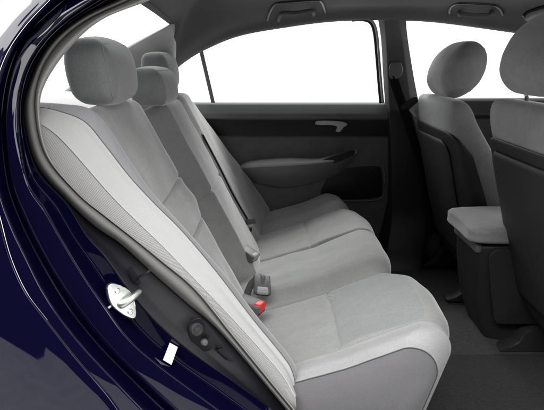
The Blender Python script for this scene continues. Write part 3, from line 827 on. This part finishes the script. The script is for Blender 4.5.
# =================================================================== SEAT BELT BUCKLES ON THE BENCH
def frame(c, t, n):
    t = t.normalized(); n = (n-t*n.dot(t)).normalized(); b = n.cross(t)
    return Matrix((t, b, n)).transposed()
def buckle(px, py, d, ln, w, h, t, n, label, red, stalk=True, group=None):
    c = P(px, py, d); Rm = frame(c, t, n)
    o = thing('seat_belt_buckle', c, label, 'buckle', group)
    bm = bmesh.new(); box(bm, c, (ln, w, h), Rm, .005, 3); body = link('buckle_body', bm, M['buckle'], o, angle=50)
    e = c+Rm @ V(ln/2, 0, 0)
    bm = bmesh.new(); box(bm, c+Rm @ V(ln*.36, 0, h*.13), (ln*.34, w*.74, h*.92), Rm, .007, 4)
    link('release_button', bm, M['red'] if red else M['mid_plastic'], o, angle=50)
    bm = bmesh.new(); box(bm, c+Rm @ V(ln*.505, 0, -h*.28), (ln*.03, w*.7, h*.16), Rm, 0); link('latch_slot', bm, M['black'], o, smooth=False)
    if stalk:
        bm = bmesh.new()
        p0 = c-Rm @ V(ln*.45, 0, 0)
        tube(bm, cr_par([c, p0, p0+V(-.03, .0, -.02), p0+V(-.05, 0, -.07)], 5), .011, 10); link('buckle_stalk', bm, M['buckle'], o)
    return o
buckle(250, 305, 1.25, .075, .05, .03, V(.62, -.30, -.10), V(.25, -.1, .9), 'seat belt buckle with a bright red release button', True)
buckle(262, 285, 1.38, .072, .052, .018, V(.05, -.9, -.35), V(.2, -.35, .9), 'wide grey buckle lying flat on the cushion just beyond the red button', False)
buckle(249, 254, 1.63, .06, .05, .028, V(.6, -.35, -.35), V(.4, -.2, .8), 'small grey buckle tucked in the crease between backrest and cushion', False)
# the far belt's latch plate in the crease
tg = thing('belt_latch_plate', P(249, 228, 1.93), 'small metal latch plate of the far rear belt, at the backrest foot', 'latch plate')
tn = V(.5, -.8, .3)
bm = bmesh.new(); q = [P(x, y, 1.93) for x, y in [(245, 219.5), (254, 218.5), (255, 223.5), (246, 225)]]
plate(bm, q, tn, .012, .003); bmesh.ops.recalc_face_normals(bm, faces=bm.faces); link('plate_cover', bm, M['buckle'], tg, angle=40)
bm = bmesh.new(); q = [P(x, y, 1.93) for x, y in [(247.3, 223), (252.8, 223), (252.3, 233), (248.3, 233.5)]]
plate(bm, q, tn, .003, 0)
link('metal_tongue', bm, M['silver'], tg, angle=40)
bm = bmesh.new(); q = [P(x, y, 1.924) for x, y in [(249.2, 228.2), (251.6, 228.2), (251.4, 231.4), (249.4, 231.6)]]
plate(bm, q, tn, .003, 0); link('tongue_slot', bm, M['black'], tg, angle=40)
wb = cr_par(pr([(190, 107, 2.0), (204, 137, 1.965), (219, 166, 1.945), (234, 196, 1.935), (248, 220, 1.932)]), 8)
bm = bmesh.new(); grid(bm, [[p+V(-.004, -.004, 0) for p in wb], [p+V(.002, .009, .0) for p in wb]])
bmesh.ops.solidify(bm, geom=bm.faces[:], thickness=.0014); link('webbing', bm, M['webbing'], tg)

# =================================================================== FRONT SEATS
def ring(cx, cy, hx, hy, z, n=4.5, seg=64, a0=0, a1=2*math.pi, lean=0):
    out = []
    for i in range(seg):
        a = a0+(a1-a0)*i/(seg-1 if a1-a0 < 6.2 else seg)
        c, s = math.cos(a), math.sin(a)
        k = (abs(c)**n+abs(s)**n)**(-1/n)
        out.append(V(cx+hx*c*k, cy+hy*s*k, z))
    return out
def front_seat(d0, d1, xt, zt, lean, label, hdz, hx0, ang):
    yc = CY+(d0+d1)/2; hw = (d1-d0)/2
    o = thing('front_seat', V(xt+.25, yc, .2), label, 'car seat', 'pair of front seats')
    def bxz(z): return xt+(zt-z)*lean
    # upholstered back
    Z = [.36, .45, .6, .75, .86, .92, .96, .985, .998, 1.003]
    zoff = zt-.94
    bm = bmesh.new(); R = []
    for z in Z:
        zz = z+zoff
        sh = lin([(.36, 1), (.75, 1), (.9, .99), (.96, .955), (.985, .90), (.998, .80), (1.003, .6)], z)
        th = lin([(.36, .13), (.6, .115), (.75, .095), (.86, .072), (.92, .060), (.96, .052), (.985, .042), (.998, .027), (1.003, .012)], z)
        cxo = lin([(.36, .125), (.6, .11), (.75, .092), (.86, .072), (.92, .062), (1.003, .060)], z)
        R.append(ring(bxz(zz)+cxo, yc, th, hw*sh, zz+.0, 4.0))
    cols = [cr_par([r[j] for r in R], 4) for j in range(len(R[0]))]
    vs = grid(bm, [[c[i] for c in cols] for i in range(len(cols[0]))], closed=True)
    bm.faces.new(vs[-1]); bm.faces.new(vs[0][::-1])
    bmesh.ops.recalc_face_normals(bm, faces=bm.faces)
    bk = link('backrest', bm, M['suede_dark'], o)
    # hard back shell wrapping the rear half
    ZS = [.30, .34, .42, .55, .68, .79, .868, .89, .894]
    bm = bmesh.new(); R = []
    for z in ZS:
        zz = z+zoff
        sh = lin([(.30, .80), (.34, .92), (.42, 1.0), (.68, 1.03), (.868, 1.02), (.894, .99)], z)
        th = lin([(.30, .05), (.34, .075), (.42, .084), (.6, .08), (.868, .07), (.89, .066), (.894, .058)], z)
        r = ring(bxz(zz)+.062, yc, th, hw*sh, zz, 4.0, 48, math.radians(75), math.radians(285))
        # top edge of the shell dips towards both sides
        for p in r:
            w = max(0, (p.x-(bxz(zz)+.0))/.06)
            p.z -= .05*w*max(0, (z-.6)/.27)
        R.append(r)
    cols = [cr_par([r[j] for r in R], 4) for j in range(len(R[0]))]
    grid(bm, [[c[i] for c in cols] for i in range(len(cols[0]))])
    sh_ = link('back_shell', bm, M['charcoal'], o)
    # raised centre panel on the shell
    def sp_(y, z): # point on the shell back face
        t = abs(y)/hw
        return V(bxz(z)+.062-lin([(.36, .078), (.42, .084), (.6, .08), (.845, .07)], z-zoff)*(1-min(t, .98)**4)**.25-.004, yc+y, z)
    W_, Zb, Zt = hw*.80, .40+zoff, .855+zoff
    bm = bmesh.new(); R = []
    for i in range(25):
        z = lerp(Zb, Zt, i/24)
        e = min(1, (i/24)/.14, (1-i/24)/.12); e = max(e, 0); wid = W_*(1-.22*(1-math.sqrt(max(0, 1-(1-e)**2))))
        R.append([sp_(wid*(2*j/16-1), z) for j in range(17)])
    grid(bm, R); bmesh.ops.recalc_face_normals(bm, faces=bm.faces)
    bmesh.ops.solidify(bm, geom=bm.faces[:], thickness=.004)
    link('back_panel', bm, M['shell_panel'], sh_)
    # seat base
    bm = bmesh.new(); R = []
    for z, gx, gy in ((.28, .23, .9), (.30, .25, 1.0), (.36, .26, 1.02), (.43, .26, 1.0), (.46, .245, .94), (.47, .2, .8)):
        R.append(ring(bxz(.42)+.33, yc, gx, hw*gy, z, 4.5))
    vs = grid(bm, R, closed=True); bm.faces.new(vs[-1]); bm.faces.new(vs[0][::-1])
    bmesh.ops.recalc_face_normals(bm, faces=bm.faces); link('seat_base', bm, M['suede_dark'], o)
    # rails with the curved foot cover at the rear
    for s in (-1, 1):
        yy = yc+s*hw*.72; x0 = bxz(.3)+ .0
        bm = bmesh.new()
        prof = [(x0-.10, .212), (x0-.105, .222), (x0-.07, .232), (x0-.045, .25), (x0-.03, .285), (x0+.0, .298), (x0+.3, .295), (x0+.3, .212)]
        for w0 in (yy-.026,):
            pts = [V(x, w0, z) for x, z in prof]
            plate(bm, pts, V(0, 1, 0), .052, 0)
        bmesh.ops.recalc_face_normals(bm, faces=bm.faces)
        bmesh.ops.bevel(bm, geom=bm.edges[:], offset=.004, segments=2, profile=.5, affect='EDGES')
        link('seat_rail', bm, M['charcoal'], o, angle=40)
    # headrest
    def fs(x, y, z):
        return x*(1-.20*max(0, -z)**1.5-.16*max(0, z))+.34*z, y*(1-.05*max(0, -z)**2-.16*max(0, z)**2), z
    headrest(V(xt+hx0, yc, zt+hdz), (.071, .142, .097), .067, (.16, .05, .06), fs, M['suede_dark'], o, posts=True, up=.05)
    return o
front_seat(1.03, 1.51, .622, .955, .33, 'front seat nearest the doorway, its grey back cut off by the picture edge', .182, .055, 0)
front_seat(1.73, 2.20, .605, .925, .29, 'farther front seat seen whole beyond the armrest console', .160, .092, 0)

# =================================================================== CONSOLE
con = thing('centre_console', W(.8, 1.56, .22), 'charcoal floor console with a grey cloth armrest lid between the front seats', 'console')
bm = bmesh.new(); R = []
for z, x0, hy, cyo in ((.21, .715, .085, 1.555), (.26, .695, .09, 1.555), (.35, .665, .098, 1.555), (.45, .648, .108, 1.555), (.53, .640, .112, 1.555), (.562, .642, .112, 1.555), (.568, .652, .104, 1.555)):
    x1 = 1.25
    R.append([V((x0+x1)/2+(p.x), CY+cyo+p.y, z) for p in ring(0, 0, (x1-x0)/2, hy, 0, 9.0, 96)])
cols = [cr_par([r[j] for r in R], 4) for j in range(len(R[0]))]
vs = grid(bm, [[c[i] for c in cols] for i in range(len(cols[0]))], closed=True); bm.faces.new(vs[-1]); bm.faces.new(vs[0][::-1])
bmesh.ops.recalc_face_normals(bm, faces=bm.faces); cb = link('console_body', bm, M['charcoal'], con)
lid = pillow(W(.80, 1.555, .603), .185, .122, .034, (9, 8, 5), 0, lambda x, y, z: (x, y, z+.05*(1-x*x)*(z > 0)))
link('armrest_lid', lid, M['lid'], con)
bm = bmesh.new(); box(bm, W(.645, 1.555, .555), (.02, .20, .03), None, .006, 3); link('lid_latch', bm, M['grey_plastic'], con, angle=40)
# side pocket panel on the near flank
fl_ = [(.700-.03*math.cos(math.radians(a)), .532+.03*math.sin(math.radians(a))) for a in range(0, 91, 15)]+[(.95, .562), (.95, .305), (.74, .305), (.722, .309), (.712, .322), (.690, .42), (.679, .48)]
ol = [W(x, 1.555-.112-.002, z) for x, z in fl_]
bm = bmesh.new(); plate(bm, ol, V(0, -1, 0), .007, .003); bmesh.ops.recalc_face_normals(bm, faces=bm.faces)
link('side_pocket', bm, M['shell_panel'], con, angle=50)

# =================================================================== CAMERA, LIGHT, WORLD
cam = bpy.data.cameras.new('camera'); co = bpy.data.objects.new('camera', cam); COL.objects.link(co)
co.location = (0, CY, CZ); co.rotation_euler = (math.radians(90)-PITCH, 0, 0)
cam.sensor_width = 36; cam.lens = FPX/544*36; cam.clip_start = .02; cam.clip_end = 200
S.camera = co
def area(name, loc, tgt, sx, sy, power, col=(1, 1, 1), roll=0):
    l = bpy.data.lights.new(name, 'AREA'); l.shape = 'RECTANGLE'; l.size = sx; l.size_y = sy; l.energy = power; l.color = col
    o = bpy.data.objects.new(name, l); COL.objects.link(o); o.location = loc
    o.rotation_euler = (Vector(tgt)-Vector(loc)).to_track_quat('-Z', 'Y').to_matrix().__matmul__(Matrix.Rotation(math.radians(roll), 3, 'Z')).to_euler()
    return o
area('softbox_overhead', (-.3, -1.25, 3.0), (.05, .6, .5), 2.4, 1.0, 78)
area('softbox_front', (3.1, -1.95, 1.0), (-.2, .6, .8), 1.0, .9, 22)
area('added_strip_jamb', (1.75, -2.0, .95), (-.33, .07, .95), .3, 1.7, 9)  # added unseen strip, there only to draw glints along the jamb
area('added_strip_flange', (.82, -2.1, 2.05), (-.35, .06, 1.05), 0.36, 1.7, 11, roll=45)  # added unseen strip, angled so the jamb flange mirrors it as a pale band
area('added_fill_far_side', (.45, 3.3, 2.9), (.25, .75, .5), 2.8, 1.3, 150)  # added lamp with no known source, lifts the far cushions
area('softbox_rear', (-1.75, -.5, 2.75), (-.45, .1, 1.2), 1.5, 1.2, 62)
w = bpy.data.worlds.new('World'); S.world = w; w.use_nodes = True
nt = w.node_tree; bg = nt.nodes['Background']
tc = nt.nodes.new('ShaderNodeTexCoord'); sx = nt.nodes.new('ShaderNodeSeparateXYZ'); nt.links.new(tc.outputs['Generated'], sx.inputs[0])
# bright white cyclorama beyond the car, white ceiling overhead, dim studio behind the photographer
def ramp(o, a, b_, hi):
    mr = nt.nodes.new('ShaderNodeMapRange'); mr.interpolation_type = 'SMOOTHSTEP'
    mr.inputs[1].default_value = a; mr.inputs[2].default_value = b_; mr.inputs[3].default_value = .03; mr.inputs[4].default_value = hi
    nt.links.new(o, mr.inputs[0]); return mr.outputs[0]
mxm = nt.nodes.new('ShaderNodeMath'); mxm.operation = 'MAXIMUM'
nt.links.new(ramp(sx.outputs[1], -.24, .08, 2.0), mxm.inputs[0]); nt.links.new(ramp(sx.outputs[2], .32, .6, .42), mxm.inputs[1])
nt.links.new(mxm.outputs[0], bg.inputs[1]); bg.inputs[0].default_value = (1, 1, 1, 1)
S.view_settings.view_transform = 'Standard'; S.view_settings.look = 'None'; S.view_settings.exposure = 0; S.view_settings.gamma = 1
S.cycles.max_bounces = 10; S.cycles.transparent_max_bounces = 16
S.cycles.use_denoising = True
